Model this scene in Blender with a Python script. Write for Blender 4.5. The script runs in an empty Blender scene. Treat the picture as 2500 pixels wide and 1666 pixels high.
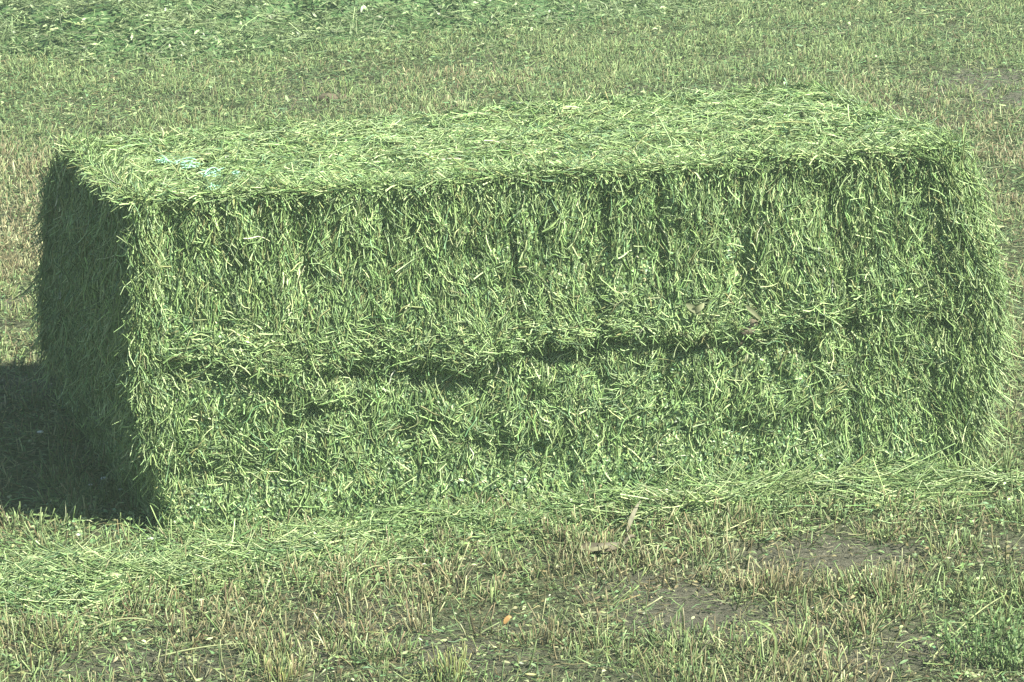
import bpy, math
import numpy as np

# ------------------------------------------------------------------ camera, world, sun, exposure
SC = bpy.context.scene
COL = SC.collection
rad = math.radians
CAM_H, PITCH, ROLL, FPX = 2.82, 0.2354, -0.0049, 3590.0
cd = bpy.data.cameras.new('camera')
cam = bpy.data.objects.new('camera', cd); COL.objects.link(cam)
cd.sensor_width = 36.0; cd.lens = FPX * 36.0 / 1024.0
cd.clip_start = 0.1; cd.clip_end = 2000.0
cam.location = (0, 0, CAM_H)
cam.rotation_mode = 'XYZ'
from mathutils import Matrix, Vector
cam.rotation_euler = (Matrix.Rotation(math.pi / 2 - PITCH, 4, 'X') @ Matrix.Rotation(ROLL, 4, 'Z')).to_euler()
SC.camera = cam

SUN_EL, SUN_AZ = rad(50), rad(117)          # azimuth of the sun measured from +Y towards +X
sun_dir = Vector((math.sin(SUN_AZ) * math.cos(SUN_EL), math.cos(SUN_AZ) * math.cos(SUN_EL), math.sin(SUN_EL)))
w = bpy.data.worlds.new('World'); SC.world = w; w.use_nodes = True
nt = w.node_tree
sky = nt.nodes.new('ShaderNodeTexSky'); sky.sky_type = 'NISHITA'; sky.sun_disc = False
sky.sun_elevation = SUN_EL; sky.sun_rotation = SUN_AZ
bg = nt.nodes['Background']; bg.inputs['Strength'].default_value = 0.055
nt.links.new(sky.outputs['Color'], bg.inputs['Color'])
sl = bpy.data.lights.new('sun', 'SUN'); sl.energy = 5.0; sl.angle = rad(0.53); sl.color = (1.0, 0.98, 0.82)
so = bpy.data.objects.new('sun', sl); COL.objects.link(so)
so.rotation_euler = sun_dir.to_track_quat('Z', 'Y').to_euler()
SC.view_settings.view_transform = 'Standard'; SC.view_settings.look = 'None'
SC.view_settings.gamma = 1.0; SC.view_settings.exposure = 1.47
SC.cycles.max_bounces = 8; SC.cycles.diffuse_bounces = 2; SC.cycles.transmission_bounces = 4
SC.cycles.volume_bounces = 1

# ------------------------------------------------------------------ helpers
RNG = np.random.default_rng(7)
_f = np.array([0, math.cos(PITCH), -math.sin(PITCH)]); _r0 = np.array([1.0, 0, 0]); _u0 = np.cross(_r0, _f)
_r = math.cos(ROLL) * _r0 + math.sin(ROLL) * _u0; _u = -math.sin(ROLL) * _r0 + math.cos(ROLL) * _u0
K = 1024 / 2353
def ray(px, py):
    return _f * FPX + _r * (px * K - 512) - _u * (py * K - 341)
def at_z(px, py, z=0.0):                     # the point of the place seen there, at height z
    d = ray(px, py); t = (z - CAM_H) / d[2]; return np.array([0, 0, CAM_H]) + d * t
def at_y(px, py, y):
    d = ray(px, py); t = y / d[1]; return np.array([0, 0, CAM_H]) + d * t

def _hash(ix, iy, iz, seed):
    h = (ix.astype(np.int64) * 374761393 + iy.astype(np.int64) * 668265263 + iz.astype(np.int64) * 2147483647 + seed * 144665) & 0xFFFFFFFF
    h = ((h ^ (h >> 13)) * 1274126177) & 0xFFFFFFFF
    h = ((h ^ (h >> 15)) * 2246822519) & 0xFFFFFFFF
    return ((h ^ (h >> 16)) & 0xFFFFFF) / float(0xFFFFFF)
def noise(p, scale=1.0, seed=0):             # value noise in [-1, 1]
    q = np.asarray(p, float) * scale; i = np.floor(q); f = q - i; f = f * f * (3 - 2 * f)
    ix, iy, iz = i[..., 0], i[..., 1], i[..., 2]; r = 0
    for a in (0, 1):
        for b in (0, 1):
            for c in (0, 1):
                wgt = (f[..., 0] if a else 1 - f[..., 0]) * (f[..., 1] if b else 1 - f[..., 1]) * (f[..., 2] if c else 1 - f[..., 2])
                r = r + wgt * _hash(ix + a, iy + b, iz + c, seed)
    return r * 2 - 1
def fbm(p, scale=1.0, seed=0, oct=3):
    s = 0; a = 1.0; t = 0
    for o in range(oct):
        s = s + a * noise(p, scale * 2 ** o, seed + 17 * o); t += a; a *= .5
    return s / t
def sstep(a, b, x):
    t = np.clip((x - a) / (b - a), 0, 1); return t * t * (3 - 2 * t)
def nrm(v):
    return v / np.maximum(np.linalg.norm(v, axis=-1, keepdims=True), 1e-9)

def mesh_from(name, verts, faces, colors=None, smooth=True):
    """faces: list of integer arrays (n,k)"""
    me = bpy.data.meshes.new(name)
    verts = np.asarray(verts, np.float32)
    me.vertices.add(len(verts)); me.vertices.foreach_set('co', verts.ravel())
    faces = [np.asarray(f, np.int32) for f in faces if len(f)]
    nl = sum(f.size for f in faces); npoly = sum(len(f) for f in faces)
    me.loops.add(nl); me.polygons.add(npoly)
    me.loops.foreach_set('vertex_index', np.concatenate([f.ravel() for f in faces]))
    st = []; o = 0
    for f in faces:
        st.append(np.arange(len(f), dtype=np.int32) * f.shape[1] + o); o += f.size
    me.polygons.foreach_set('loop_start', np.concatenate(st))
    me.polygons.foreach_set('use_smooth', np.full(npoly, smooth))
    if colors is not None:
        at = me.color_attributes.new('tint', 'FLOAT_COLOR', 'POINT')
        c = np.ones((len(verts), 4), np.float32); c[:, :3] = colors
        at.data.foreach_set('color', c.ravel())
    me.update(calc_edges=True)
    return me

class MB:
    def __init__(s): s.v = []; s.f = []; s.c = []; s.n = 0
    def add(s, v, fs, c):
        for f in fs: s.f.append(np.asarray(f) + s.n)
        s.v.append(v); s.c.append(c); s.n += len(v)
    def build(s, name, mat, parent=None, smooth=True):
        by = {}
        for f in s.f: by.setdefault(f.shape[1], []).append(f)
        me = mesh_from(name, np.concatenate(s.v), [np.concatenate(x) for x in by.values()], np.concatenate(s.c), smooth)
        me.materials.append(mat)
        o = bpy.data.objects.new(name, me); COL.objects.link(o)
        if parent is not None: o.parent = parent
        return o

def stems(mb, P, T, N, L, R, col, bend=0.0, bend2=0.0, seg=3, taper=0.6, cap=False, start=False, wig=0.0):
    """three-sided curved stalks. P centre (or foot), T direction, N a side vector, arrays of n"""
    n = len(P)
    if n == 0: return
    T = nrm(T); A = nrm(np.cross(T, N)); B = np.cross(A, T)
    L = np.broadcast_to(L, (n,)); R = np.broadcast_to(R, (n,))
    bend = np.broadcast_to(bend, (n,)); bend2 = np.broadcast_to(bend2, (n,))
    ph = RNG.random(n) * 6.28; wg = RNG.normal(0, 1, n) * wig
    s = np.linspace(0, 1, seg + 1); rings = []
    for k in s:
        if start: c = P + T * (L * k)[:, None] + B * (bend * L * k * k)[:, None] + A * (bend2 * L * k * k)[:, None]
        else:
            q = 4 * (k - .5) ** 2
            c = P + T * (L * (k - .5))[:, None] + B * (-bend * L * q)[:, None] + A * (bend2 * L * (q if k > .5 else -q * .3))[:, None]
        if wig: c = c + A * (wg * L * np.sin(k * 7.5 + ph))[:, None] + B * (wg[::-1] * L * .4 * np.sin(k * 6 + ph))[:, None]
        rr = R * (1 - (1 - taper) * k)
        for a in (0, 2.094, 4.189):
            rings.append(c + A * (rr * math.cos(a + .5))[:, None] + B * (rr * math.sin(a + .5))[:, None])
    V = np.stack(rings, 1); m = V.shape[1]; base = (np.arange(n) * m)[:, None]
    fs = []
    for k in range(seg):
        for j in range(3):
            a = 3 * k + j; b = 3 * k + (j + 1) % 3
            fs.append(base + np.array([a, b, b + 3, a + 3]))
    out = [np.concatenate(fs)]
    if cap: out.append(base + np.array([m - 3, m - 2, m - 1]))
    mb.add(V.reshape(-1, 3), out, np.repeat(col, m, 0))

def leaves(mb, P, T, N, L, Wd, col, curl=0.25):
    """small pointed leaf blades folded along the midrib: six vertices each"""
    n = len(P)
    if n == 0: return
    T = nrm(T); A = nrm(np.cross(T, N)); B = np.cross(A, T)
    L = np.broadcast_to(L, (n,))[:, None]; Wd = np.broadcast_to(Wd, (n,))[:, None]
    cu = np.broadcast_to(curl, (n,))[:, None]
    p = [P - T * L * .5 - B * L * cu * .5,
         P - T * L * .08 - A * Wd * .5 + B * Wd * .12, P - T * L * .05, P - T * L * .08 + A * Wd * .5 + B * Wd * .12,
         P + T * L * .24 - A * Wd * .42 - B * L * cu * .1, P + T * L * .24 + A * Wd * .42 - B * L * cu * .1,
         P + T * L * .5 - B * L * cu * .5]
    V = np.stack(p, 1); b = (np.arange(n) * 7)[:, None]
    tri = np.concatenate([b + np.array(t) for t in ([0, 2, 1], [0, 3, 2], [4, 5, 6])])
    quad = np.concatenate([b + np.array(t) for t in ([1, 2, 5, 4], )]); tri = np.concatenate([tri, b + np.array([2, 3, 5])])
    mb.add(V.reshape(-1, 3), [tri, quad], np.repeat(col, 7, 0))

def palette(n, cols, wts, var=0.18, rng=RNG):
    c = np.array(cols)[rng.choice(len(cols), n, p=np.array(wts) / sum(wts))]
    c = c * np.exp(rng.normal(0, var, (n, 1))) * np.exp(rng.normal(0, var * .18, (n, 3)))
    return np.clip(c, 0.005, 0.85)

def tag(o, label=None, cat=None, group=None, kind=None):
    for k, v in (('label', label), ('category', cat), ('group', group), ('kind', kind)):
        if v: o[k] = v
    return o
def empty(name, loc=(0, 0, 0)):
    o = bpy.data.objects.new(name, None); COL.objects.link(o); o.location = loc; o.empty_display_size = .1; return o

# ------------------------------------------------------------------ materials
def plant_mat(name, rough=.5, trans=.25, spec=.35, vary=.25, nscale=60.0):
    m = bpy.data.materials.new(name); m.use_nodes = True; t = m.node_tree; N = t.nodes
    p = N['Principled BSDF']; out = N['Material Output']
    a = N.new('ShaderNodeVertexColor'); a.layer_name = 'tint'
    tc = N.new('ShaderNodeTexCoord'); no = N.new('ShaderNodeTexNoise'); no.inputs['Scale'].default_value = nscale
    no.inputs['Detail'].default_value = 3
    t.links.new(tc.outputs['Object'], no.inputs['Vector'])
    mr = N.new('ShaderNodeMapRange'); mr.inputs['From Min'].default_value = .3; mr.inputs['From Max'].default_value = .7
    mr.inputs['To Min'].default_value = 1 - vary; mr.inputs['To Max'].default_value = 1 + vary
    t.links.new(no.outputs['Fac'], mr.inputs['Value'])
    mu = N.new('ShaderNodeVectorMath'); mu.operation = 'SCALE'
    t.links.new(a.outputs['Color'], mu.inputs[0]); t.links.new(mr.outputs['Result'], mu.inputs['Scale'])
    t.links.new(mu.outputs['Vector'], p.inputs['Base Color'])
    p.inputs['Roughness'].default_value = rough; p.inputs['Specular IOR Level'].default_value = spec
    if trans:
        tr = N.new('ShaderNodeBsdfTranslucent'); mx = N.new('ShaderNodeMixShader'); mx.inputs['Fac'].default_value = trans
        t.links.new(mu.outputs['Vector'], tr.inputs['Color'])
        t.links.new(p.outputs[0], mx.inputs[1]); t.links.new(tr.outputs[0], mx.inputs[2])
        t.links.new(mx.outputs[0], out.inputs['Surface'])
    return m
M_HAY = plant_mat('fresh_cut_hay', .42, .14, .45)
M_CORE = plant_mat('packed_hay', .8, 0, .1, .45, 90)
M_STUB = plant_mat('stubble', .55, .15, .35)
M_DRY = plant_mat('dry_straw', .6, .12, .3)
M_CLOD = plant_mat('earth_clod', .95, 0, .1, .4, 70)

GREENS = [(.168, .258, .096), (.120, .193, .073), (.222, .325, .126), (.302, .41, .172), (.415, .52, .262), (.138, .236, .116), (.245, .258, .115)]

# ------------------------------------------------------------------ ground: patch masks in metres
def gauss(x, y, px, py, rx, ry):
    c = at_z(px, py); return np.exp(-((x - c[0]) / rx) ** 2 - ((y - c[1]) / ry) ** 2)
def green_mask(x, y):                          # where green cut hay and leaf litter cover the stubble
    g = np.zeros_like(x)
    for a in [(60, 1320, .35, .35, 1.), (330, 1300, .35, .22, 1.), (640, 1260, .4, .2, 1.), (900, 1220, .35, .16, .9), (1250, 1200, .4, .16, .8),
              (1600, 1170, .4, .2, .9), (1950, 1130, .4, .25, 1.), (2300, 1120, .45, .35, 1.), (2330, 1440, .25, .35, .9), (2300, 1040, .3, .3, .5),
              (200, 1215, .35, .2, .6), (250, 1470, .15, .15, .5), (1010, 1530, .2, .25, .3), (50, 1560, .25, .2, .5), (1500, 1240, .3, .12, .3),
              (2340, 430, .5, .8, .4), (1500, 60, 2.0, 1.3, .45), (2100, 60, 1.5, 1.6, .45), (1250, 150, 1., 1.2, .25), (150, 220, 1.0, 1.1, .8), (500, 150, 1.2, .9, .7), (1000, 110, 1.3, .8, .7), (1700, 130, 1.2, 1., .6), (2200, 120, .9, 1., .5), (1350, 200, .8, .6, .4)]:
        g = np.maximum(g, a[4] * gauss(x, y, *a[:4]))
    return g
def dirt_mask(x, y):
    g = np.zeros_like(x)
    for a in [(1600, 1390, .17, .24, .95), (1930, 1260, .18, .18, .9), (1500, 1320, .16, .12, .5), (1830, 1420, .12, .16, .5), (2010, 1500, .18, .18, .5), (820, 1420, .16, .16, .4), (1050, 1480, .2, .22, .5), (300, 1520, .2, .2, .5), (720, 1490, .14, .14, .5),
              (2300, 195, .35, .6, .9), (2150, 1480, .2, .2, .6), (50, 690, .2, .3, .5), (60, 880, .2, .2, .4), (750, 215, .2, .35, .5), (1180, 1440, .15, .15, .4), (2340, 1250, .1, .15, .5)]:
        g = np.maximum(g, a[4] * gauss(x, y, *a[:4]))
    return g
def brown_mask(x, y):
    g = np.zeros_like(x)
    for a in [(40, 520, .35, 1.0, 1.), (30, 380, .5, .8, .7), (2250, 330, .6, 1.1, 1.), (2100, 250, .6, 1.1, .8), (800, 170, 1.2, 1.1, .5), (900, 230, .9, .7, .5), (1700, 1330, .5, .5, .6), (1200, 1300, .4, .25, .7),
              (500, 1470, .5, .3, .5), (2250, 1230, .25, .25, .6), (1800, 1560, .3, .2, .6)]:
        g = np.maximum(g, a[4] * gauss(x, y, *a[:4]))
    return g

def axis(lo, hi, dlo, dhi, step):
    d = np.arange(dlo, dhi + 1e-6, step); out = [d]
    def grow(a, b, s):
        r = []; st = step
        x = a
        while (x < b if s > 0 else x > b):
            st *= 1.25; x = x + s * st; r.append(x)
        return r
    return np.array(sorted(grow(dlo, lo, -1)) + list(d) + grow(dhi, hi, 1))
def ground_z(x, y):
    p = np.stack([x, y, np.zeros_like(x)], -1)
    near = np.exp(-((y - 13) / 14) ** 2)
    return (fbm(p, 1.1, 3) * .022 + fbm(p, 7, 5, 2) * .009) * near - .012
xs = axis(-700, 700, -5.5, 5.5, .045); ys = axis(-60, 1500, 7.2, 23.5, .045)
gx, gy = np.meshgrid(xs, ys); gx = gx.ravel(); gy = gy.ravel()
gv = np.stack([gx, gy, ground_z(gx, gy)], -1)
nx, ny = len(xs), len(ys)
ii = (np.arange(ny - 1)[:, None] * nx + np.arange(nx - 1)[None]).ravel()
gm, dm = green_mask(gx, gy), dirt_mask(gx, gy)
soil = np.array([.135, .13, .10]); turf = np.array([.085, .105, .048])
mixf = np.clip(.6 + .5 * fbm(gv, 3, 11) - dm * 1.2 + gm * .3, 0, 1)[:, None]
gcol = soil * (1 - mixf) + turf * mixf
gme = mesh_from('ground', gv, [np.stack([ii, ii + 1, ii + nx + 1, ii + nx], -1)], gcol)
gmat = bpy.data.materials.new('field_soil'); gmat.use_nodes = True
t = gmat.node_tree; P_ = t.nodes['Principled BSDF']; P_.inputs['Roughness'].default_value = .95; P_.inputs['Specular IOR Level'].default_value = .15
a_ = t.nodes.new('ShaderNodeVertexColor'); a_.layer_name = 'tint'
tc = t.nodes.new('ShaderNodeTexCoord')
n1 = t.nodes.new('ShaderNodeTexNoise'); n1.inputs['Scale'].default_value = 45; n1.inputs['Detail'].default_value = 8; n1.inputs['Roughness'].default_value = .7
t.links.new(tc.outputs['Object'], n1.inputs['Vector'])
mr = t.nodes.new('ShaderNodeMapRange'); mr.inputs['From Min'].default_value = .3; mr.inputs['From Max'].default_value = .7; mr.inputs['To Min'].default_value = .45; mr.inputs['To Max'].default_value = 1.5
t.links.new(n1.outputs['Fac'], mr.inputs['Value'])
sc_ = t.nodes.new('ShaderNodeVectorMath'); sc_.operation = 'SCALE'
t.links.new(a_.outputs['Color'], sc_.inputs[0]); t.links.new(mr.outputs['Result'], sc_.inputs['Scale'])
t.links.new(sc_.outputs['Vector'], P_.inputs['Base Color'])
bp = t.nodes.new('ShaderNodeBump'); bp.inputs['Strength'].default_value = 1.0; bp.inputs['Distance'].default_value = .045
t.links.new(n1.outputs['Fac'], bp.inputs['Height']); t.links.new(bp.outputs['Normal'], P_.inputs['Normal'])
gme.materials.append(gmat)
ground = bpy.data.objects.new('ground', gme); COL.objects.link(ground); ground['kind'] = 'structure'

# ------------------------------------------------------------------ the bale
H = .9
E0 = at_z(384, 1217); F0 = at_z(2232, 1078); G0 = at_z(140, 905)
A1 = at_y(303, 470, E0[1] + .03); D1 = at_y(2212, 338, F0[1] + .05); B1 = at_y(150, 335, G0[1] + .02)
C1 = at_z(1868, 200, .91)
H0 = np.array([C1[0] + .02, C1[1] - .02, 0.0])
for q in (E0, F0, G0, H0): q[2] = -.01
print('bale corners', np.round([E0, F0, G0, H0, A1, D1, B1, C1], 2).tolist())
CORN = np.array([[[E0, A1], [G0, B1]], [[F0, D1], [H0, C1]]])      # [x][y][z]
LX, WY, HZ = np.linalg.norm(F0 - E0), np.linalg.norm(G0 - E0), .9
EX = nrm((D1 - A1) * np.array([1, 1, 0])); EY = np.array([-EX[1], EX[0], 0]); EZ = np.array([0, 0, 1.])
DIM = np.array([LX, WY, HZ])
def tri(uvw):
    u, v, ww = uvw[:, 0:1], uvw[:, 1:2], uvw[:, 2:3]; r = 0
    for i in (0, 1):
        for j in (0, 1):
            for k in (0, 1):
                r = r + (u if i else 1 - u) * (v if j else 1 - v) * (ww if k else 1 - ww) * CORN[i, j, k]
    return r
def ledge_line(x):                           # height of the loose ledge along the front
    return .455 + .025 * noise(np.stack([x, 0 * x, 0 * x], -1), 2.3, 31) + .022 * noise(np.stack([x, 0 * x, 0 * x], -1), 9, 32) + .012 * noise(np.stack([x, 0 * x, 0 * x], -1), 24, 33)
def bale(p):
    """p: points on the box surface (metres in box space) -> world position, normal"""
    r = .024
    q = np.clip(p, r, DIM - r); d = p - q; n = nrm(d)
    pr = q + r * n
    x, y, z = p[:, 0], p[:, 1], p[:, 2]
    fr = np.clip(-n[:, 1], 0, 1) ** 2; tp = np.clip(n[:, 2], 0, 1) ** 2
    lf = np.clip(-n[:, 0], 0, 1) ** 2; rt = np.clip(n[:, 0], 0, 1) ** 2
    bk = np.clip(n[:, 1], 0, 1) ** 2
    prof = np.sin(np.pi * np.clip(z / HZ, 0, 1)) ** 1.25
    off = np.zeros_like(p)
    # ends bulge at half height, and carry the front and top edges with them
    endl = np.exp(-x / .10); endr = np.exp(-(LX - x) / .12)
    off[:, 0] += -endl * prof ** 1.4 * (.048 - .02 * y / WY) + endr * prof ** 1.3 * .09
    # front: loose ledge at mid height, recess under it, vertical flake joints, lip under the top edge
    zl = ledge_line(x)
    px = np.stack([x, 0 * x, z], -1)
    amp = np.clip(.9 + .5 * noise(px * [1, 0, 0], 4.1, 40), .2, 2) * (1 - .6 * sstep(1.75, 2.15, x))
    above = np.exp(-np.clip(z - zl, 0, 1) / .085) * sstep(-.025, .0, z - zl)
    below = np.exp(-((z - zl + .04) / .028) ** 2)
    zl2 = .20 + .04 * noise(px * [1, 0, 0], 1.9, 44)
    above2 = np.exp(-np.clip(z - zl2, 0, 1) / .07) * sstep(-.02, .0, z - zl2)
    groove = np.zeros_like(x)
    for gx0, gw, gd in [(.12, .02, .018), (.42, .02, .012), (.68, .018, .016), (.93, .016, .016), (1.25, .02, .02), (1.36, .016, .012), (1.72, .035, .03)]:
        groove += .6 * gd * np.exp(-((x - gx0 - .02 * noise(px, 4, 50)) / gw) ** 2) * sstep(.40, .60, z)
    fo = amp * (.022 * above - .015 * np.clip(.5 + 1.1 * noise(px * [1, 0, 0], 5, 47), 0, 1.3) * below) + .004 * amp * above2 - groove + .010 * np.exp(-((HZ - z) / .02) ** 2)
    fo += .012 * fbm(px, 3, 60) + .012 * fbm(px, 9, 61, 2) + .012 * sstep(.16, .05, z)
    dl = z - zl
    pit = sstep(.0, .4, fbm(px, 12, 65, 2)) * np.exp(-((dl + .05) / .05) ** 2) * .02
    pit += sstep(.25, .6, fbm(px, 13, 66, 2)) * (.4 + .6 * sstep(.5, .4, z)) * sstep(.1, .18, z) * .017
    fo -= pit + .034 * np.clip(noise(px * [26, 0, 2.6], 1, 68) - .25, 0, 1) * (.4 + .6 * sstep(.42, .55, z))
    off[:, 1] -= fr * fo
    pt = np.stack([x, y, 0 * x], -1)
    off[:, 2] += tp * (.020 * fbm(pt, 2.6, 70) + .012 * fbm(pt, 10, 71, 2))
    pe = np.stack([y, z, 0 * x], -1)
    off[:, 0] += -lf * (.02 * fbm(pe, 3, 80) + .02 * fbm(pe, 9, 81)) + rt * (.03 * fbm(pe, 4, 82))
    off[:, 1] += bk * .03 * fbm(px, 4, 83)
    wpos = tri(pr / DIM) + off[:, 0:1] * EX + off[:, 1:2] * EY + off[:, 2:3] * EZ
    wn = nrm(n[:, 0:1] * EX + n[:, 1:2] * EY + n[:, 2:3] * EZ)
    return wpos, wn
def face_pts(face, a, b):                    # a, b in [0,1]
    z0 = np.zeros_like(a)
    if face == 'front': return np.stack([a * LX, z0, b * HZ], -1)
    if face == 'back': return np.stack([a * LX, z0 + WY, b * HZ], -1)
    if face == 'top': return np.stack([a * LX, b * WY, z0 + HZ], -1)
    if face == 'bottom': return np.stack([a * LX, b * WY, z0], -1)
    if face == 'left': return np.stack([z0, a * WY, b * HZ], -1)
    return np.stack([z0 + LX, a * WY, b * HZ], -1)

bx, by = E0[0] * .5 + H0[0] * .5, E0[1] * .5 + H0[1] * .5
bale_o = empty('hay_bale')
tag(bale_o, 'large rectangular bale of fresh green cut hay standing on stubble field', 'hay bale')
core = MB()
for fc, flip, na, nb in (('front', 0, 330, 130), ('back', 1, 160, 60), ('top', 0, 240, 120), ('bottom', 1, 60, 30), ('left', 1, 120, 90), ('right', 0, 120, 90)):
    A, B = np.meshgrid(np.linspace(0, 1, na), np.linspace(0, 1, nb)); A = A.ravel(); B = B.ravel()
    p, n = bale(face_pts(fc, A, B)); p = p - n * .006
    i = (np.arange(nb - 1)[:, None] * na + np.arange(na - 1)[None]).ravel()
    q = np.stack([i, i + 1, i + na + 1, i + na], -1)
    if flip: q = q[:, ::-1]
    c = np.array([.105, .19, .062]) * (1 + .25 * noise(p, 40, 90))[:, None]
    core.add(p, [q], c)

def bale_cover(mb, face, n, stem_frac, ang_fn, lmin, lmax, lift, tilt, cols, wts, seed, loose=.45, crumbs=0.5, dens=None):
    """packed hay on one face: leaf crumbs, single stalks pressed flat, and bundles of stalks that share a direction"""
    rng = np.random.default_rng(seed)
    da, db = {'front': (LX, HZ), 'back': (LX, HZ), 'top': (LX, WY)}.get(face, (WY, HZ))
    def frame(a, b):
        bp_ = face_pts(face, a, b); p, n0 = bale(bp_); e = 4e-3
        pa, _ = bale(face_pts(face, np.clip(a + e, 0, 1), b)); pb, _ = bale(face_pts(face, np.clip(a - e, 0, 1), b)); ta = nrm(pa - pb)
        pa, _ = bale(face_pts(face, a, np.clip(b + e, 0, 1))); pb, _ = bale(face_pts(face, a, np.clip(b - e, 0, 1))); tb = nrm(pa - pb)
        nn = np.cross(ta, tb); nn = nrm(nn * np.sign((nn * n0).sum(-1, keepdims=True)))
        return bp_, p, nn, ta, tb
    def put(a, b, ang, lifts, L, rr, col, tl, bend):
        bp_, p, nn, ta, tb = frame(a, b); m = len(a)
        T = nrm(ta * np.cos(ang)[:, None] + tb * np.sin(ang)[:, None] + nn * (rng.normal(0, 1, m) * tl)[:, None])
        stems(mb, p + nn * lifts[:, None], T, nrm(nn + rng.normal(0, .3, (m, 3))), L, rr, col, bend, rng.normal(0, .2, m), 5, .7, wig=.045)
    # crumbs
    m = int(n * crumbs); a, b = rng.random(m), rng.random(m); bp_, p, nn, ta, tb = frame(a, b); an = rng.random(m) * 6.28
    leaves(mb, p + nn * (rng.random(m) * .006)[:, None], ta * np.cos(an)[:, None] + tb * np.sin(an)[:, None] + nn * rng.normal(0, .25, (m, 1)), nrm(nn + rng.normal(0, .45, (m, 3))),
           rng.uniform(.010, .024, m), rng.uniform(.004, .008, m), palette(m, cols, [3, 3, 2, 1, .5, 2, 1], .28, rng), rng.normal(.2, .3, m))
    # single stalks
    m = int(n * (1 - loose)); a, b = rng.random(m), rng.random(m)
    if dens is not None:
        k = rng.random(m) < dens(a * da, b * db); a, b = a[k], b[k]; m = len(a)
    ang = ang_fn(face_pts(face, a, b), rng, m)
    put(a, b, ang, rng.random(m) ** 1.6 * lift * .5, lmin + (lmax - lmin) * rng.random(m) ** 1.8, rng.uniform(.0011, .0026, m), palette(m, cols, wts, .30, rng), tilt * .6, rng.normal(.10, .08, m))
    # bundles
    nb = int(n * loose / 9); ca, cb = rng.random(nb), rng.random(nb)
    if dens is not None:
        k = rng.random(nb) < dens(ca * da, cb * db); ca, cb = ca[k], cb[k]; nb = len(ca)
    cang = ang_fn(face_pts(face, ca, cb), rng, nb) + rng.normal(0, .25, nb); clift = rng.random(nb) ** 1.4 * lift
    cnt = rng.integers(4, 15, nb); i = np.repeat(np.arange(nb), cnt); m = len(i)
    al, ac = rng.normal(0, .022, m), rng.normal(0, .008, m); cs, sn = np.cos(cang[i]), np.sin(cang[i])
    a = np.clip(ca[i] + (al * cs - ac * sn) / da, 0, 1); b = np.clip(cb[i] + (al * sn + ac * cs) / db, 0, 1)
    tone = np.exp(rng.normal(0, .22, nb))[i][:, None]
    put(a, b, cang[i] + rng.normal(0, .17, m), (clift[i] + rng.random(m) * .008) * (sstep(.03, .2, b * db) if face == 'front' else 1), lmin * 1.3 + (lmax - lmin) * rng.random(m) ** 1.3, rng.uniform(.0010, .0025, m), np.clip(palette(m, cols, wts, .24, rng) * tone, .01, .8), tilt, rng.normal(.12, .1, m))

def ang_front(bp_, rng, n):
    x, z = bp_[:, 0], bp_[:, 2]; zl = ledge_line(x)
    q = np.stack([x, z, 0 * x], -1)
    base = np.pi / 2 + .2 * noise(q, 5, 101) - .06                    # mostly upright
    spread = .24 + .9 * np.exp(-((z - zl - .03) / .07) ** 2) + .42 * sstep(.42, .3, z) + .5 * sstep(HZ - .06, HZ, z)
    lean = .9 * noise(q, 7, 103) * sstep(.5, .35, z) + .45 * noise(q, 17, 104)
    return base + lean + rng.normal(0, 1, n) * spread
def ang_top(bp_, rng, n):
    return rng.random(n) * np.pi
def ang_end(bp_, rng, n):
    return np.pi / 2 + rng.normal(0, 1, n) * .7 + .5 * noise(bp_, 4, 111)
WT = [3.2, 2.8, 3.0, 2.6, 1.6, 1.4, 1.0]
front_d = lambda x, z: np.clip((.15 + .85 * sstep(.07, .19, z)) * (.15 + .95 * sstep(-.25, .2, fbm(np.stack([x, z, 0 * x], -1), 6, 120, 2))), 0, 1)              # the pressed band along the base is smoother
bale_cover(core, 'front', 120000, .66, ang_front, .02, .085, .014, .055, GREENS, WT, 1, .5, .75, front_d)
bale_cover(core, 'top', 66000, .64, ang_top, .026, .11, .016, .17, GREENS, [2.4, 1.8, 3, 3.4, 2.6, 1.6, .8], 2, .4, .6)
bale_cover(core, 'left', 20000, .6, ang_end, .03, .12, .02, .16, GREENS, WT, 3)
bale_cover(core, 'right', 16000, .7, ang_end, .03, .14, .026, .2, GREENS, WT, 4)
bale_cover(core, 'back', 9000, .7, ang_front, .04, .12, .014, .15, GREENS, WT, 5)
core.build('packed_body', M_HAY, bale_o)

# frayed stalks: along the top edges, the ledge, the ends
fr = MB(); rng = np.random.default_rng(21)
def fringe(n, ptsfn, dirfn, lmin, lmax, out=.01, rmin=.0012, rmax=.0027, lightw=None, bend=.15, wig=.04):
    bp_ = ptsfn(n); p, nn = bale(bp_)
    T = dirfn(bp_, nn, n); L = lmin + (lmax - lmin) * rng.random(n) ** 1.8
    p = p + nn * (rng.random(n) * out)[:, None]
    c = palette(n, GREENS, lightw or [2, 1.5, 3, 3.5, 2.5, 1, .8], .22, rng)
    stems(fr, p, T, nrm(nn + rng.normal(0, .5, (n, 3))), L, rng.uniform(rmin, rmax, n), c, rng.normal(-bend * .3, bend, n), rng.normal(0, bend, n), 6, .65, wig=wig)
R = lambda n, s=1: rng.normal(0, s, (n, 1))
U = lambda n, a, b: rng.uniform(a, b, n)
# front top edge: mostly along the edge, some hanging over
fringe(2600, lambda n: np.stack([U(n, 0, LX), np.abs(rng.normal(0, .02, n)), HZ + 0 * U(n, 0, 1)], -1),
       lambda b, nn, n: EX + R(n, .35) * EZ * .7 + R(n, .4) * EY, .05, .17, .02)
fringe(900, lambda n: np.stack([U(n, 0, LX), 0 * U(n, 0, 1), HZ - .02 - np.abs(rng.normal(0, .05, n))], -1),
       lambda b, nn, n: -EZ + R(n, .45) * EX - EY * .12, .04, .13, .02)
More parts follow.
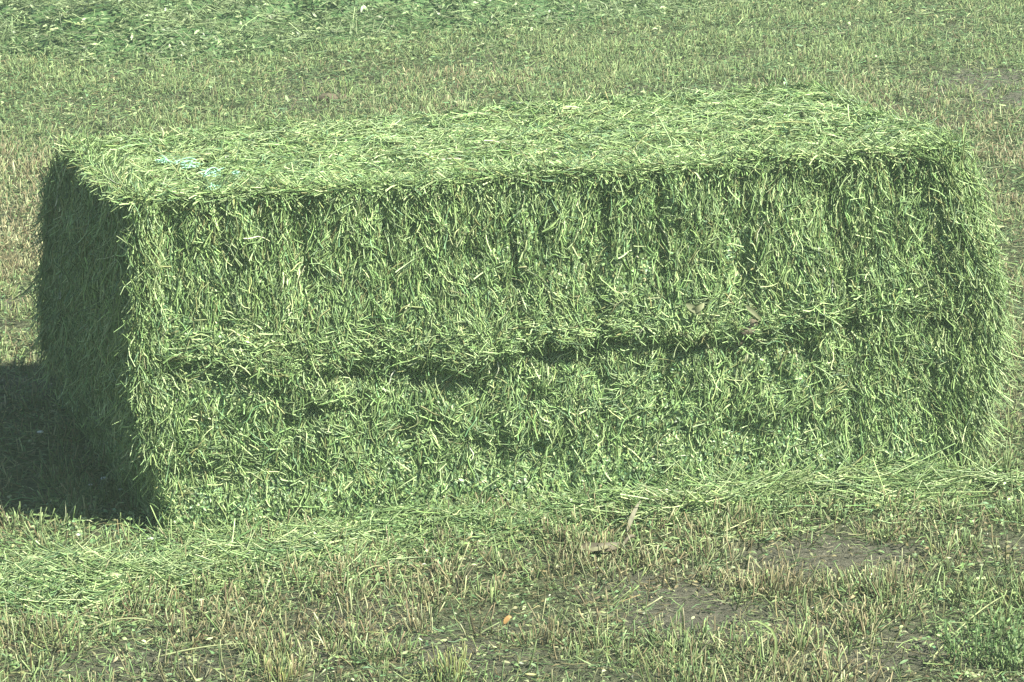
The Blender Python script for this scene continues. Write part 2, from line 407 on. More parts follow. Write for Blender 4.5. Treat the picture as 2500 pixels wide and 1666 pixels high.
# ledge
fringe(2200, lambda n: np.stack([U(n, .0, LX), 0 * U(n, 0, 1), ledge_line(U(n, 0, 1)) * 0 + .465 + rng.normal(0, .035, n)], -1),
       lambda b, nn, n: EX * (.7 + R(n, .5)) + EZ * (R(n, .55) - .1) + nn * (.1 + R(n, .2)), .03, .11, .02)
# lower front clumps
fringe(1600, lambda n: np.stack([U(n, 0, LX), 0 * U(n, 0, 1), U(n, .05, .42)], -1),
       lambda b, nn, n: EX * (R(n, .6) - .2) - EZ + nn * (.05 + R(n, .15)), .03, .10, .018)
# upper front, hanging
fringe(1500, lambda n: np.stack([U(n, 0, LX), 0 * U(n, 0, 1), U(n, .5, .88)], -1),
       lambda b, nn, n: EX * R(n, .22) - EZ + nn * (.03 + R(n, .08)), .04, .12, .014, rmin=.0011, rmax=.0022)
# pale scattered pieces that catch the sun
fringe(850, lambda n: np.stack([U(n, 0, LX), 0 * U(n, 0, 1), U(n, .05, .86)], -1),
       lambda b, nn, n: EX * R(n, 1) + EZ * R(n, 1) + nn * R(n, .25), .025, .08, .02, .0018, .0031, [0, 0, 1, 3, 5, 0, 1], .05, .008)
# top
fringe(1800, lambda n: np.stack([U(n, 0, LX), U(n, 0, WY), HZ + 0 * U(n, 0, 1)], -1),
       lambda b, nn, n: EX * R(n, 1) + EY * R(n, .7) + nn * (R(n, .12)), .05, .17, .022)
# top back and left edges, short loose ends that break the outline
fringe(500, lambda n: np.stack([U(n, 0, LX), WY - np.abs(rng.normal(0, .02, n)), HZ + 0 * U(n, 0, 1)], -1),
       lambda b, nn, n: EX * R(n, 1) + EZ * (.3 + R(n, .4)) + EY * R(n, .6), .03, .10, .015)
fringe(900, lambda n: np.stack([np.abs(rng.normal(0, .03, n)), U(n, 0, WY), HZ + 0 * U(n, 0, 1)], -1),
       lambda b, nn, n: EX * (R(n, .5) - .5) + EY * R(n, .7) - EZ * np.abs(R(n, .5)), .04, .14, .02)
# left front corner and left end, hanging
fringe(1000, lambda n: np.stack([np.abs(rng.normal(0, .03, n)), 0 * U(n, 0, 1), U(n, .2, .9)], -1),
       lambda b, nn, n: -EZ + R(n, .35) * EX + R(n, .35) * EY + nn * .12, .04, .15, .03)
fringe(1300, lambda n: np.stack([0 * U(n, 0, 1), U(n, 0, WY), U(n, .15, .86)], -1),
       lambda b, nn, n: -EZ - EX * np.abs(R(n, .35)) + R(n, .45) * EY, .05, .16, .03)
fringe(700, lambda n: np.stack([0 * U(n, 0, 1), WY - np.abs(rng.normal(0, .03, n)), U(n, .1, .86)], -1),
       lambda b, nn, n: -EZ - EX * np.abs(R(n, .4)) - EY * .1, .06, .24, .05)
# right end: long shaggy stalks hanging out and down
fringe(1900, lambda n: np.stack([LX - np.abs(rng.normal(0, .04, n)), 0 * U(n, 0, 1), U(n, .05, .86)], -1),
       lambda b, nn, n: -EZ * 1. + EX * (.32 + R(n, .3)) - EY * np.abs(R(n, .1)), .06, .22, .025)
fringe(1900, lambda n: np.stack([LX + 0 * U(n, 0, 1), U(n, 0, WY), U(n, .05, .86)], -1),
       lambda b, nn, n: -EZ + EX * (.25 + np.abs(R(n, .35))) + R(n, .4) * EY, .06, .24, .06)
fringe(1500, lambda n: np.stack([U(n, LX * .8, LX), 0 * U(n, 0, 1), U(n, .1, .7)], -1),
       lambda b, nn, n: -EZ + EX * (.2 + R(n, .22)) + nn * .04, .05, .15, .014)
tag(fr.build('frayed_stalks', M_HAY, bale_o), kind='stuff')

# brown clod and pale dead leaves caught in the front of the bale
def front_at(px, py, out=.01):                 # point of the front face at that place
    best = None
    a, b = np.meshgrid(np.linspace(0, 1, 240), np.linspace(0, 1, 90)); p, n = bale(face_pts('front', a.ravel(), b.ravel()))
    d = p - np.array([0, 0, CAM_H]); zz = d @ _f
    sx = (512 + FPX * (d @ _r) / zz) / K; sy = (341 - FPX * (d @ _u) / zz) / K
    i = np.argmin((sx - px) ** 2 + (sy - py) ** 2); return p[i] + n[i] * out, n[i]
def lump(mb, c, rx, ry, rz, ax, ay, az, col, seed, rough=.35):
    u, v = np.meshgrid(np.linspace(0, 2 * np.pi, 19)[:-1], np.linspace(.05, np.pi - .05, 12)); u = u.ravel(); v = v.ravel()
    s = np.stack([np.sin(v) * np.cos(u), np.sin(v) * np.sin(u), np.cos(v)], -1)
    k = 1 + rough * fbm(s, 1.6, seed) + .12 * noise(s, 6, seed + 3)
    s = s * k[:, None]
    V = c + s[:, 0:1] * rx * ax + s[:, 1:2] * ry * ay + s[:, 2:3] * rz * az
    f = []
    for j in range(11):
        for i in range(18): f.append([j * 18 + i, j * 18 + (i + 1) % 18, j * 18 + 18 + (i + 1) % 18, j * 18 + 18 + i])
    mb.add(V, [np.array(f)[:, ::-1], np.array([list(range(18))]), np.array([list(range(198 + 17, 198 - 1, -1))])], np.repeat(np.array([col]), len(V), 0) * (1 + .2 * noise(s, 5, seed))[:, None])
def blade(mb, pts, wid, col, nrm_up, fold=.15):
    """a flat curved leaf or blade along a polyline"""
    pts = np.array(pts, float); n = len(pts); tg = np.gradient(pts, axis=0); tg = nrm(tg); side = nrm(np.cross(tg, nrm_up)); up = np.cross(side, tg)
    wid = np.array(wid)[:, None]
    V = np.concatenate([pts - side * wid * .5 + up * wid * fold, pts, pts + side * wid * .5 + up * wid * fold])
    f = []
    for i in range(n - 1): f += [[i, n + i, n + i + 1, i + 1], [n + i, 2 * n + i, 2 * n + i + 1, n + i + 1]]
    V2 = V - np.array(nrm_up) * .0012                                     # a real thickness
    F = np.array(f); mb.add(np.concatenate([V, V2]), [F, F[:, ::-1] + 3 * n], np.repeat(np.array([col]), 6 * n, 0))
def tube(mb, pts, r, col, m=6):
    pts = np.array(pts, float); n = len(pts); tg = nrm(np.gradient(pts, axis=0)); ref = np.array([0.2, .3, 1.]); A = nrm(np.cross(tg, ref)); B = np.cross(A, tg)
    r = np.broadcast_to(np.array(r), (n,)); V = []
    for i in range(n):
        for j in range(m):
            a = 2 * np.pi * j / m; V.append(pts[i] + r[i] * (A[i] * math.cos(a) + B[i] * math.sin(a)))
    f = [[i * m + j, i * m + (j + 1) % m, i * m + m + (j + 1) % m, i * m + m + j] for i in range(n - 1) for j in range(m)]
    mb.add(np.array(V), [np.array(f), np.array([list(range(m))[::-1]]), np.array([list(range((n - 1) * m, n * m))])], np.repeat(np.array([col]), n * m, 0))
def arc(p0, p1, sag=(0, 0, 0), n=9):
    s = np.linspace(0, 1, n)[:, None]; return np.asarray(p0) * (1 - s) + np.asarray(p1) * s + 4 * s * (1 - s) * np.array(sag)

mb = MB()
for (px, py, rx, rz, sd) in [(1712, 760, .022, .014, 1), (1724, 740, .016, .011, 2), (1694, 780, .014, .013, 3)]:
    c, n = front_at(px, py, .010); lump(mb, c, rx, .012, rz, EX, n, EZ, (.115, .10, .072), sd)
tag(mb.build('earth_clod', M_CLOD, bale_o), 'grey brown lump of earth and dead leaf caught in the front')
for (p0, p1, wd, nm) in [((1705, 698), (1738, 728), .012, 'husk'), ((1694, 828), (1706, 806), .009, 'husk'), ((1578, 705), (1606, 690), .018, 'dead_leaf'), ((1570, 690), (1600, 712), .018, 'dead_leaf')]:
    mb = MB(); a, n = front_at(*p0, .035); b, _ = front_at(*p1, .035)
    blade(mb, arc(a, b, n * .012), np.array([.3, .8, 1, 1, .95, .9, .8, .55, .1]) * wd, (.22, .235, .13), n)
    mb.build(nm, M_DRY, bale_o)

# ------------------------------------------------------------------ stubble
rng = np.random.default_rng(5)
BP = np.array([E0[:2], F0[:2], H0[:2], G0[:2]])
def outside_bale(x, y, m=.02):
    ins = np.ones(len(x), bool)
    for i in range(4):
        a, b = BP[i], BP[(i + 1) % 4]; e = (b - a) / np.linalg.norm(b - a)
        ins &= ((x - a[0]) * -e[1] + (y - a[1]) * e[0]) > -m
    return ~ins
def scatter(n, y0, y1, dens=None):
    """uniform points over the field seen between y0 and y1 (with a margin at both sides)"""
    y = np.sqrt(rng.uniform(y0 ** 2, y1 ** 2, n)); x = rng.uniform(-1, 1, n) * (.155 * y + .9)
    k = outside_bale(x, y)
    if dens is not None: k &= rng.random(n) < dens(x, y)
    return x[k], y[k]
def win_front(x):                              # front edge of the windrow, in metres
    return np.interp(x, [-6, -2.6, -1.4, -.5, .3, 1.2, 3, 7], [17.0, 17.6, 17.9, 18.5, 18.9, 19.5, 20.6, 23])
def xyz(x, y, z=0): return np.stack([x, y, ground_z(x, y) + z], -1)
STUB_B = [(.19, .165, .09), (.14, .115, .063), (.26, .24, .135), (.135, .14, .07), (.32, .335, .19)]
STUB_G = [(.14, .20, .075), (.11, .165, .065), (.24, .31, .14), (.16, .17, .075), (.20, .265, .105)]
st_ = MB()
def add_tufts(n, y0, y1, per, hmin, hmax, rmin, rmax, spread, seg):
    x, y = scatter(n, y0, y1, lambda x, y: np.clip(1 - 1.0 * dirt_mask(x, y), .06, 1) * (1 - .55 * green_mask(x, y)) * (.22 + .78 * sstep(-.3, .25, fbm(np.stack([x, y, 0 * x], -1), 2.6, 200))))
    m = rng.integers(max(1, per // 2), per * 2, len(x)); idx = np.repeat(np.arange(len(x)), m); N = len(idx)
    offs = rng.normal(0, 1, (N, 2)) * spread
    cx, cy = x[idx] + offs[:, 0], y[idx] + offs[:, 1]
    T = np.stack([offs[:, 0] / spread * .2 + rng.normal(0, .28, N), offs[:, 1] / spread * .2 + rng.normal(0, .36, N), np.ones(N)], -1)
    flat = rng.random(N) < .38; T[flat, 2] *= .2
    L = rng.uniform(hmin, hmax, N) * (.7 + .5 * rng.random(len(x))[idx])
    br = np.clip(.33 - .36 * sstep(13, 16, y) + .85 * brown_mask(x, y) - .35 * green_mask(x, y) + .5 * fbm(np.stack([x, y, 0 * x], -1), 1.2, 210), 0.05, 1)
    isb = rng.random(N) < br[idx]
    c = np.where(isb[:, None], palette(N, STUB_B, [3, 2, 2.4, 1.6, 2], .25, rng), palette(N, STUB_G, [3, 2.5, 2, 2, 2], .2, rng))
    stems(st_, xyz(cx, cy, -.005), T, rng.normal(0, 1, (N, 3)), L, rng.uniform(rmin, rmax, N), c, rng.normal(0, .12, N), rng.normal(0, .12, N), seg, .7, True, True)
add_tufts(3600, 7.6, 10.2, 13, .028, .08, .0014, .0030, .026, 3)
add_tufts(7500, 10.2, 13.5, 10, .022, .066, .0015, .0029, .032, 2)
add_tufts(20000, 13.5, 21.5, 9, .024, .068, .0019, .0034, .045, 2)
add_tufts(2600, 21.5, 34, 7, .03, .08, .003, .005, .08, 1)
tag(st_.build('stubble', M_STUB), 'short brown and green cut stubble stalks covering the field', 'stubble', kind='stuff')

# ------------------------------------------------------------------ litter of leaf bits and short cut stalks on the ground
lt = MB()
def litter(n, y0, y1, lsc, lfr, dens, cols, wts, z=.008):
    x, y = scatter(n, y0, y1, dens); N = len(x)
    T = np.stack([rng.normal(0, 1, N), rng.normal(0, 1, N), rng.normal(0, .22, N)], -1)
    S = nrm(np.stack([rng.normal(0, .45, N), rng.normal(0, .45, N), np.ones(N)], -1))
    c = palette(N, cols, wts, .25, rng); P = xyz(x, y, z) + np.array([0, 0, 1]) * (rng.random(N) ** 2 * .02)[:, None]
    k = rng.random(N) < lfr
    leaves(lt, P[k], T[k], S[k], rng.uniform(.012, .03, k.sum()) * lsc, rng.uniform(.005, .010, k.sum()) * lsc, c[k], rng.normal(.2, .3, k.sum()))
    k = ~k
    stems(lt, P[k], T[k], S[k], (.02 + .07 * rng.random(k.sum()) ** 2) * lsc, rng.uniform(.0009, .0018, k.sum()) * lsc, c[k], rng.normal(0, .1, k.sum()), rng.normal(0, .15, k.sum()), 2, .8)
OL = [(.13, .175, .075), (.10, .145, .06), (.20, .24, .11), (.16, .14, .075), (.31, .34, .19), (.12, .205, .09)]
base_d = lambda x, y: np.clip(1 - .85 * dirt_mask(x, y), .05, 1) * (.6 + .4 * sstep(-.3, .2, fbm(np.stack([x, y, 0 * x], -1), 3.5, 222)))
litter(60000, 7.6, 10.4, .9, .5, base_d, OL, [2.4, 2.4, 1.6, 3.2, 1.2, 1.5])
litter(70000, 10.4, 14, 1., .55, base_d, OL, [3, 3, 2, 2, 1, 2])
litter(110000, 14, 22, 1.4, .4, base_d, OL, [3, 3, 2, 1, 1, 3])
gd = lambda x, y: np.clip(green_mask(x, y) * (1 - .5 * dirt_mask(x, y)) * (.55 + .6 * fbm(np.stack([x, y, 0 * x], -1), 5, 230)), 0, 1)
litter(90000, 7.6, 11.5, 1.1, .5, gd, GREENS, [3, 2, 3, 2, 1, 3, 1], .014)
litter(50000, 11.5, 22, 1.6, .5, gd, GREENS, [3, 2.5, 2, 1.5, .8, 3, 1], .012)
litter(16000, 7.6, 14, .55, .7, lambda x, y: np.clip(1.3 * dirt_mask(x, y), 0, 1), [(.20, .18, .135), (.10, .088, .065), (.26, .24, .18), (.15, .17, .08)], [3, 3, 2, 1], .004)
pale = lambda x, y: np.ones_like(x)
litter(420, 7.6, 14, .55, 1., pale, [(.45, .45, .36), (.36, .35, .27)], [1, 1], .02)
tag(lt.build('leaf_litter', M_STUB), 'scattered green and tan leaf bits and short stalks on the soil', 'leaf litter', kind='stuff')

# ------------------------------------------------------------------ windrow behind the bale
def win_h(x, y):
    d = y - win_front(x); p = np.stack([x, y, 0 * x], -1)
    d = d + .38 * fbm(p, 1.2, 300)
    return np.clip(sstep(-.1, .8, d) * sstep(4.6, 3.0, d) * (.20 + .13 * fbm(p, 1.8, 301) + .07 * noise(p, 4.5, 302) + .03 * noise(p, 11, 303)), 0, 1)
wm = MB()
X, Y = np.meshgrid(np.linspace(-7, 6.4, 300), np.linspace(16.8, 27, 220)); X = X.ravel(); Y = Y.ravel(); hz = win_h(X, Y)
i = (np.arange(219)[:, None] * 300 + np.arange(299)[None]).ravel(); q = np.stack([i, i + 1, i + 301, i + 300], -1)
q = q[(hz[q] > .015).any(1)]
use = np.unique(q); mp = np.full(len(X), -1); mp[use] = np.arange(len(use))
wv = np.stack([X, Y, ground_z(X, Y) + hz - .012], -1)[use]
wm.add(wv, [mp[q]], np.array([.07, .135, .05]) * (1 + .3 * noise(wv, 20, 305))[:, None])
n = 210000
x = rng.uniform(-6, 5.4, n); y = rng.uniform(16.9, 24.5, n); h = win_h(x, y); k = (h > .002) & (rng.random(n) < sstep(-.005, .03, h)); x, y, h = x[k], y[k], h[k]; N = len(x)
T = np.stack([rng.normal(.35, 1, N), rng.normal(0, .8, N), rng.normal(0, .35, N)], -1); S = nrm(np.stack([rng.normal(0, .5, N), rng.normal(-.2, .5, N), np.ones(N)], -1))
c = palette(N, [(.14, .185, .085), (.105, .15, .066), (.175, .23, .11), (.245, .31, .15), (.35, .42, .22)], [3, 3, 3, 1.8, .7], .25, rng)
P = xyz(x, y) + np.array([0, 0, 1]) * (h + rng.random(N) * .03)[:, None]
k = rng.random(N) < .5
leaves(wm, P[k], T[k], S[k], rng.uniform(.03, .06, k.sum()), rng.uniform(.01, .018, k.sum()), c[k], rng.normal(.2, .3, k.sum()))
k = ~k
stems(wm, P[k], T[k], S[k], .05 + .22 * rng.random(k.sum()) ** 2.2, rng.uniform(.0016, .003, k.sum()), c[k] * 1.1, rng.normal(0, .12, k.sum()), rng.normal(0, .15, k.sum()), 3, .7)
tag(wm.build('windrow', M_HAY), 'raised row of cut green hay lying across the field behind the bale', 'windrow')

# ------------------------------------------------------------------ loose hay lying at the foot of the bale
def swath(name, label, cat, pathpx, n, width, hgt, lmin, lmax, spread, cols, wts, seed, rmax=.0024, zoff=.0, lf=.3):
    """cut stalks lying along a path on the ground, heaped to hgt in the middle"""
    g = np.random.default_rng(seed); m = MB(); pts = np.array([at_z(*q) for q in pathpx]); s = g.random(n)
    seg = np.linspace(0, 1, len(pts)); c = np.stack([np.interp(s, seg, pts[:, j]) for j in range(3)], -1)
    e = 1e-2; d = nrm(np.stack([np.interp(np.clip(s + e, 0, 1), seg, pts[:, j]) - np.interp(np.clip(s - e, 0, 1), seg, pts[:, j]) for j in range(3)], -1)); sd = np.stack([-d[:, 1], d[:, 0], 0 * s], -1)
    o = g.normal(0, .45, n); env = np.sin(np.pi * np.clip(s * .9 + .05, 0, 1)) ** .5
    wloc = width * (.7 + .5 * noise(np.stack([s * 6, 0 * s, 0 * s], -1), 1, seed)) * env
    p = c + sd * (o * wloc)[:, None]
    h = hgt * np.exp(-(o / .55) ** 2) * env * (.65 + .6 * noise(np.stack([p[:, 0], p[:, 1], 0 * s], -1), 6, seed + 5))
    p[:, 2] = ground_z(p[:, 0], p[:, 1]) + .008 + zoff + np.clip(h, 0, 1) * g.random(n) ** .6
    a = g.normal(0, spread, n); T = d * np.cos(a)[:, None] + sd * np.sin(a)[:, None]; T[:, 2] += g.normal(0, .16, n)
    L = lmin + (lmax - lmin) * g.random(n) ** 1.7
    k = outside_bale(p[:, 0], p[:, 1], .0) & (g.random(n) < sstep(-.55, .25, fbm(p * [1, 1, 0], 4.5, seed + 9))); p, T, L = p[k], T[k], L[k]; n = len(p)
    N_ = nrm(np.stack([g.normal(0, .4, n), g.normal(0, .4, n), np.ones(n)], -1)); col = palette(n, cols, wts, .22, g)
    k = g.random(n) < lf
    leaves(m, p[k], T[k] + g.normal(0, .6, (k.sum(), 3)), N_[k], g.uniform(.015, .04, k.sum()), g.uniform(.005, .011, k.sum()), col[k] * .9, g.normal(.2, .3, k.sum()))
    k = ~k
    stems(m, p[k], T[k], N_[k], L[k], g.uniform(.0011, rmax, k.sum()), col[k], g.normal(.05, .14, k.sum()), g.normal(0, .26, k.sum()), 6, .7, wig=.04)
    o_ = m.build(name, M_HAY); tag(o_, label, cat); return o_
PALE = [(.18, .27, .10), (.26, .35, .145), (.39, .47, .24), (.115, .195, .075), (.14, .23, .105)]
swath('hay_wisp', 'long pale green wisp of cut hay at the right front foot of the bale', 'loose hay', [(1480, 1195), (1700, 1160), (1900, 1118), (2060, 1105), (2240, 1122), (2480, 1110)], 4200, .30, .075, .08, .38, .38, PALE, [1.5, 3, 3.2, 1.5, 1], 401, .0029)
swath('hay_swath', 'strewn green hay stalks across the ground in front of the left foot of bale', 'loose hay', [(-220, 1400), (60, 1350), (330, 1330), (620, 1275), (860, 1235)], 11000, .46, .06, .05, .26, .40, PALE, [2, 3, 3, 2, 1.6], 402, .0032)
swath('fallen_hay', 'thin drift of fallen hay along the bottom front edge of the bale', 'loose hay', [(330, 1238), (650, 1238), (900, 1205), (1150, 1185), (1400, 1165), (1700, 1130), (2000, 1095), (2260, 1090)], 13500, .30, .07, .03, .18, .8, PALE, [3, 2.6, 1.4, 3, 2], 403, lf=.42)
swath('stray_hay', 'sparse line of long straw stalks lying on the bare stubble right of dry husk', 'loose hay', [(1500, 1255), (1620, 1240), (1750, 1225), (1880, 1205)], 60, .05, .01, .1, .3, .12, PALE, [1, 3, 3, 0, 0], 404, lf=.05)

# ------------------------------------------------------------------ single small things on the field
def gz(p, z=0.0):
    q = np.array(p, float).copy(); q[2] = ground_z(np.array([q[0]]), np.array([q[1]]))[0] + z; return q
# curled brown corn-like husk with its pale torn leaf
a, b = gz(at_z(1325, 1262), .02), gz(at_z(1432, 1256), .02)
mb = MB(); blade(mb, arc(a, b, (0, -.03, -.008), 11), np.array([.25, .7, .95, 1, 1, .95, .95, .9, .8, .6, .3]) * .038, (.115, .10, .068), np.array([0, -.5, 1.]), .5)
blade(mb, arc(a + [.03, -.03, .004], b + [-.03, -.012, .006], (0, -.02, 0), 11), np.array([.3, .7, .9, 1, 1, 1, .9, .9, .8, .5, .2]) * .016, (.18, .175, .105), np.array([0, -.5, 1.]), .2)
tube(mb, arc(b, b + [.03, .03, .015], (0, 0, .01)), .006, (.12, .105, .072))
tag(mb.build('dry_husk', M_DRY), 'curled grey brown dry husk lying on stubble in front of the bale', 'husk')
mb = MB(); p0 = gz(at_z(1440, 1230), .02); p1 = gz(at_z(1472, 1215), .09); blade(mb, arc(p0, p1, (0, 0, .01)), np.array([.3, .7, 1, 1, .9, .8, .6, .4, .15]) * .013, (.19, .18, .12), np.array([.3, -1, .4]))
tag(mb.build('dead_leaf', M_DRY), 'pale upright dead leaf standing just behind the dry husk', 'leaf')
mb = MB(); p0 = gz(at_z(1167, 1446), .03); blade(mb, arc(p0 - [.009, 0, .0], p0 + [.009, .006, .016], (0, 0, .006)), np.array([.3, .8, 1, 1, 1, .9, .7, .5, .2]) * .012, (.42, .25, .10), np.array([.2, -1, .6]))
tag(mb.build('orange_leaf', M_DRY), 'small orange leaf caught in stubble in the foreground', 'leaf')
mb = MB(); p0 = gz(at_z(1770, 1545)); pts = [p0 + np.array([dx, dy, dz]) for dx, dy, dz in [(-.03, 0, 0), (-.008, 0, .022), (.008, .0, .05), (.014, 0, .075), (.012, 0, .10), (.002, 0, .122), (-.014, -.01, .138), (-.034, -.01, .148), (-.056, -.02, .15)]]
blade(mb, pts, np.array([.5, .8, 1, 1, 1, .95, .8, .6, .2]) * .0065, (.28, .36, .15), np.array([.1, -1, .25]))
tag(mb.build('grass_blade', M_HAY), 'tall curved pale green grass blade arching above the foreground stubble', 'grass blade')
for p0, p1, sag, r, lab in [((205, 1462), (350, 1453), (0, 0, .018), .0026, 'pale bent straw lying in the left foreground'),
                            ((360, 1522), (560, 1508), (0, .01, .004), .0024, 'long pale straw lying flat nearest the lower left foreground edge'),
                            ((600, 1385), (642, 1445), (.02, 0, .01), .0018, 'thin curved green stalk between the swath and a bare soil spot'),
                            ((2130, 1525), (2310, 1380), (0, 0, .02), .0026, 'long pale green straw slanting beside the green weed'),
                            ((2140, 1440), (2270, 1448), (0, 0, .006), .002, 'short level straw left of the green weed'),
                            ((1510, 1605), (1640, 1665), (0, 0, .01), .0024, 'pale straw cut off by the bottom edge of the picture'),
                            ((820, 1338), (880, 1320), (0, 0, .01), .002, 'small tan straw above the bare soil in front of fallen hay')]:
    mb = MB(); a, b = gz(at_z(*p0), .02), gz(at_z(*p1), .035); tube(mb, arc(a, b, sag), np.linspace(r, r * .7, 9), (.28, .31, .155), 5)
    tag(mb.build('straw', M_DRY), lab, 'straw', 'loose straws on the foreground stubble')
mb = MB()
for dx, dy, dz, s in [(0, 0, .02, .05), (.06, .05, .015, .035), (-.05, .04, .012, .03), (.1, -.02, .012, .022)]:
    lump(mb, gz(at_z(752, 222)) + [dx, dy, dz], s * 1.1, s * .8, s * .55, EX, EY, EZ, (.095, .08, .058), int(1000 * s))
tag(mb.build('earth_clod', M_CLOD), 'brown crumbled earth clod on the stubble behind the left half of the bale', 'clod')
# pale chips in the shade left of the bale
for i, (px, py, s, lab) in enumerate([(93, 1012, .010, 'pale chip in the bale shadow, leftmost of those in the middle of the shade'), (240, 1103, .010, 'largest pale chip lying in the shadow beside the left end of bale'), (208, 1122, .006, 'tiny pale chip just left of the largest chip in the shadow'),
                                      (346, 1246 - 0, .009, 'pale chip at the near edge of the bale shadow, by the front left foot'), (277, 1130, .006, 'tiny pale chip just right of the largest chip in the shadow'), (180, 1240, .008, 'pale chip in strewn hay just in front of the shadow')]):
    mb = MB(); lump(mb, gz(at_z(px, py), .028), s, s * .7, s * .4, EX, EY, EZ, (.66, .68, .62), 60 + i)
    tag(mb.build('pale_chip', M_DRY), lab, 'chip', 'pale chips lying in the shade of the bale')
# pale mint flecks on top of the bale, each built of strips
def top_at(px, py, out=.02):
    a, b = np.meshgrid(np.linspace(0, 1, 300), np.linspace(0, 1, 90)); p, n = bale(face_pts('top', a.ravel(), b.ravel()))
    d = p - np.array([0, 0, CAM_H]); zz = d @ _f; sx = (512 + FPX * (d @ _r) / zz) / K; sy = (341 - FPX * (d @ _u) / zz) / K
    i = np.argmin((sx - px) ** 2 + (sy - py) ** 2); return p[i] + [0, 0, out]
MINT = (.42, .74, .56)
for (pts, wd, lab) in [([(405, 380), (425, 388), (432, 384)], .018, 'pale mint fleck on top of the bale, furthest back of its scattered line'), ([(436, 388), (448, 398), (458, 400)], .022, 'pale mint fleck in middle of the scattered line on top of bale'),
                       ([(478, 402), (488, 412), (494, 418)], .020, 'brightest pale mint fleck, right of the middle one on top of the bale'), ([(470, 448), (490, 450), (505, 452)], .016, 'pale mint fleck nearest the front top edge of the bale'),
                       ([(372, 375), (378, 386), (384, 396)], .012, 'narrow mint fleck at left end of the line on top of bale'), ([(532, 418), (542, 414), (550, 418)], .012, 'small whitish fleck at right end of the line on top of bale')]:
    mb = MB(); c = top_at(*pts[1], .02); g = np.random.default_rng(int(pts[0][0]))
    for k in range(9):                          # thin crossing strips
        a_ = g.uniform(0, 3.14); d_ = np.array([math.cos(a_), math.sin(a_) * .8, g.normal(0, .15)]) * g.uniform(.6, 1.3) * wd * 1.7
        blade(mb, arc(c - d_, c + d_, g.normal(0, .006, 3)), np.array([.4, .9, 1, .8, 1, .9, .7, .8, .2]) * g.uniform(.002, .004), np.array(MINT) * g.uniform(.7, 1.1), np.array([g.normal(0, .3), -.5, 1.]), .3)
    tag(mb.build('mint_fleck', M_DRY), lab, 'scrap', 'pale mint flecks on top of the bale')

# ------------------------------------------------------------------ plants one can tell apart in the foreground
def tuft(px, py, n, h, sp, cols, wts, label, cat, lean=(0, 0), seed=1, r=.0022, name='stubble_tuft', lf=0):
    g = np.random.default_rng(seed); c = gz(at_z(px, py)); m = MB(); o = np.clip(g.normal(0, .75, (n, 2)), -1.3, 1.3) * sp
    P = np.stack([c[0] + o[:, 0], c[1] + o[:, 1], np.full(n, c[2] - .004)], -1)
    T = np.stack([o[:, 0] / sp * .18 + lean[0] + g.normal(0, .1, n), o[:, 1] / sp * .18 + lean[1] + g.normal(0, .1, n), np.ones(n)], -1)
    L = h * g.uniform(.5, 1.05, n); col = palette(n, cols, wts, .2, g)
    stems(m, P, T, g.normal(0, 1, (n, 3)), L, g.uniform(r * .6, r, n), col, g.normal(0, .1, n), g.normal(0, .1, n), 4, .75, True, True)
    if lf:
        i = g.integers(0, n, lf); q = P[i] + nrm(T[i]) * (L[i] * g.uniform(.3, 1.05, lf))[:, None] + g.normal(0, .01, (lf, 3))
        leaves(m, q, g.normal(0, 1, (lf, 3)) + [0, 0, .3], nrm(g.normal(0, .6, (lf, 3)) + [0, -.3, 1]), g.uniform(.008, .018, lf), g.uniform(.004, .008, lf), palette(lf, [(.075, .125, .042), (.10, .165, .055), (.16, .22, .085)], [2, 2, 1], .2, g), g.normal(.2, .3, lf))
    tag(m.build(name, M_STUB), label, cat, 'stubble tufts in the foreground' if name == 'stubble_tuft' else None)
tuft(955, 1445, 34, .085, .035, STUB_B, [3, 1, 4, 1, 3], 'tan stubble tuft leaning left left of the orange leaf', 'stubble tuft', (-.25, 0), 11)
tuft(1030, 1560, 46, .08, .04, [(.27, .31, .11), (.2, .25, .085), (.25, .24, .11)], [3, 2, 2], 'bright yellow green stubble tuft near the bottom of the picture', 'stubble tuft', (0, 0), 12)
tuft(1795, 1345, 60, .09, .055, STUB_B, [3, 3, 2, 2, 1], 'dark brown stubble tuft between two bare soil patches', 'stubble tuft', (.05, 0), 13)
tuft(2060, 1330, 55, .08, .06, STUB_B, [3, 1, 3, 1, 2], 'tan stubble tuft beside the bare soil right of the dark brown tuft', 'stubble tuft', (.02, 0), 14)
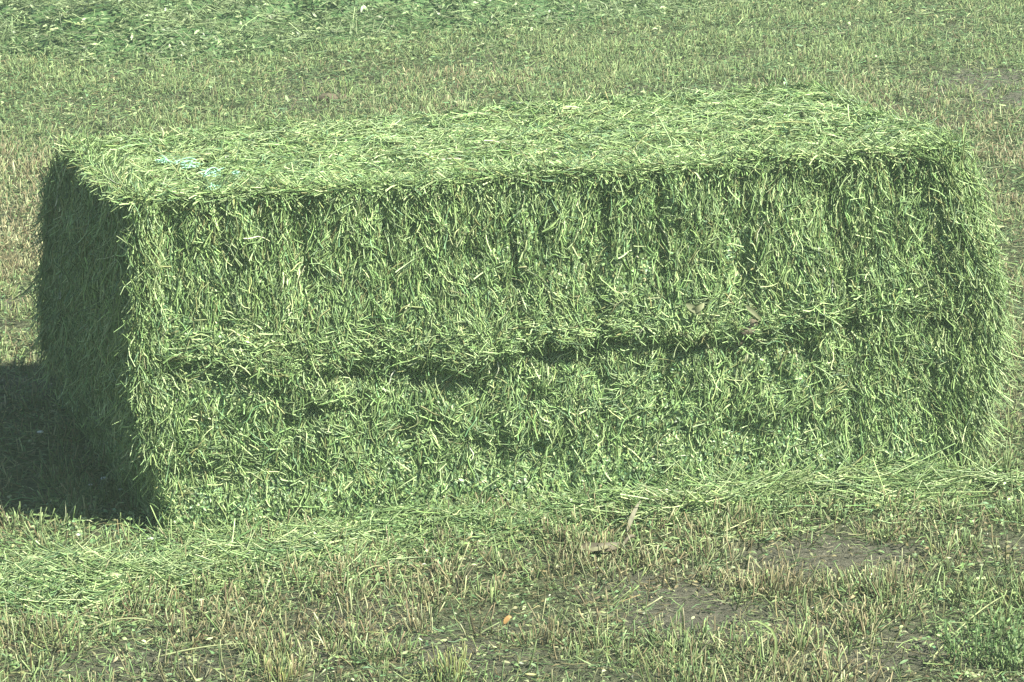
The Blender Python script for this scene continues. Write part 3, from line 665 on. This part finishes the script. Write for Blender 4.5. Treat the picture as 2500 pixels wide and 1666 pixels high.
tuft(1560, 1570, 60, .075, .06, STUB_G + STUB_B[:1], [2, 2, 2, 2, 2, 3], 'broad mixed stubble tuft left of the arching grass blade', 'stubble tuft', (0, 0), 15)
tuft(1250, 1470, 40, .085, .04, STUB_B, [3, 1, 3, 2, 2], 'tan stubble tuft just right of the orange leaf', 'stubble tuft', (.05, 0), 16)
tuft(1840, 1560, 40, .075, .04, STUB_B, [3, 3, 1, 2, 1], 'short rusty brown tuft right of the arching grass blade', 'stubble tuft', (0, 0), 17)
tuft(640, 1570, 40, .08, .04, [(.25, .28, .11), (.19, .22, .085), (.26, .23, .12)], [2, 2, 2], 'yellowish stubble tuft in the lower left foreground', 'stubble tuft', (0, 0), 18)
tuft(2300, 1500, 60, .11, .09, [(.10, .19, .07), (.13, .23, .085), (.2, .28, .12)], [2, 2, 1], 'leafy dark green weed growing in the right foreground corner', 'weed', (0, 0), 19, .002, 'green_weed', 800)

# ------------------------------------------------------------------ greenish haze volume added for the windscreen's milky veil, lifts the shadows
HAZE = 0.003
if HAZE:
    hm = bpy.data.materials.new('veil_haze'); hm.use_nodes = True; t = hm.node_tree
    for nn_ in list(t.nodes):
        if nn_.type == 'BSDF_PRINCIPLED': t.nodes.remove(nn_)
    pv = t.nodes.new('ShaderNodeVolumePrincipled'); pv.inputs['Color'].default_value = (.74, 1, .78, 1); pv.inputs['Density'].default_value = HAZE; pv.inputs['Anisotropy'].default_value = 0.0
    t.links.new(pv.outputs[0], t.nodes['Material Output'].inputs['Volume'])
    x0, x1, y0, y1, z0, z1 = -710, 710, -70, 1510, -1.5, 3.4
    V = np.array([[x, y, z] for x in (x0, x1) for y in (y0, y1) for z in (z0, z1)])
    F = np.array([[0, 1, 3, 2], [4, 6, 7, 5], [0, 4, 5, 1], [2, 3, 7, 6], [0, 2, 6, 4], [1, 5, 7, 3]])
    hme = mesh_from('haze', V, [F], None, False); hme.materials.append(hm)
    ho = bpy.data.objects.new('haze', hme); COL.objects.link(ho); ho['kind'] = 'stuff'
print('tris-ish', sum(len(o.data.polygons) for o in COL.objects if o.type == 'MESH'))
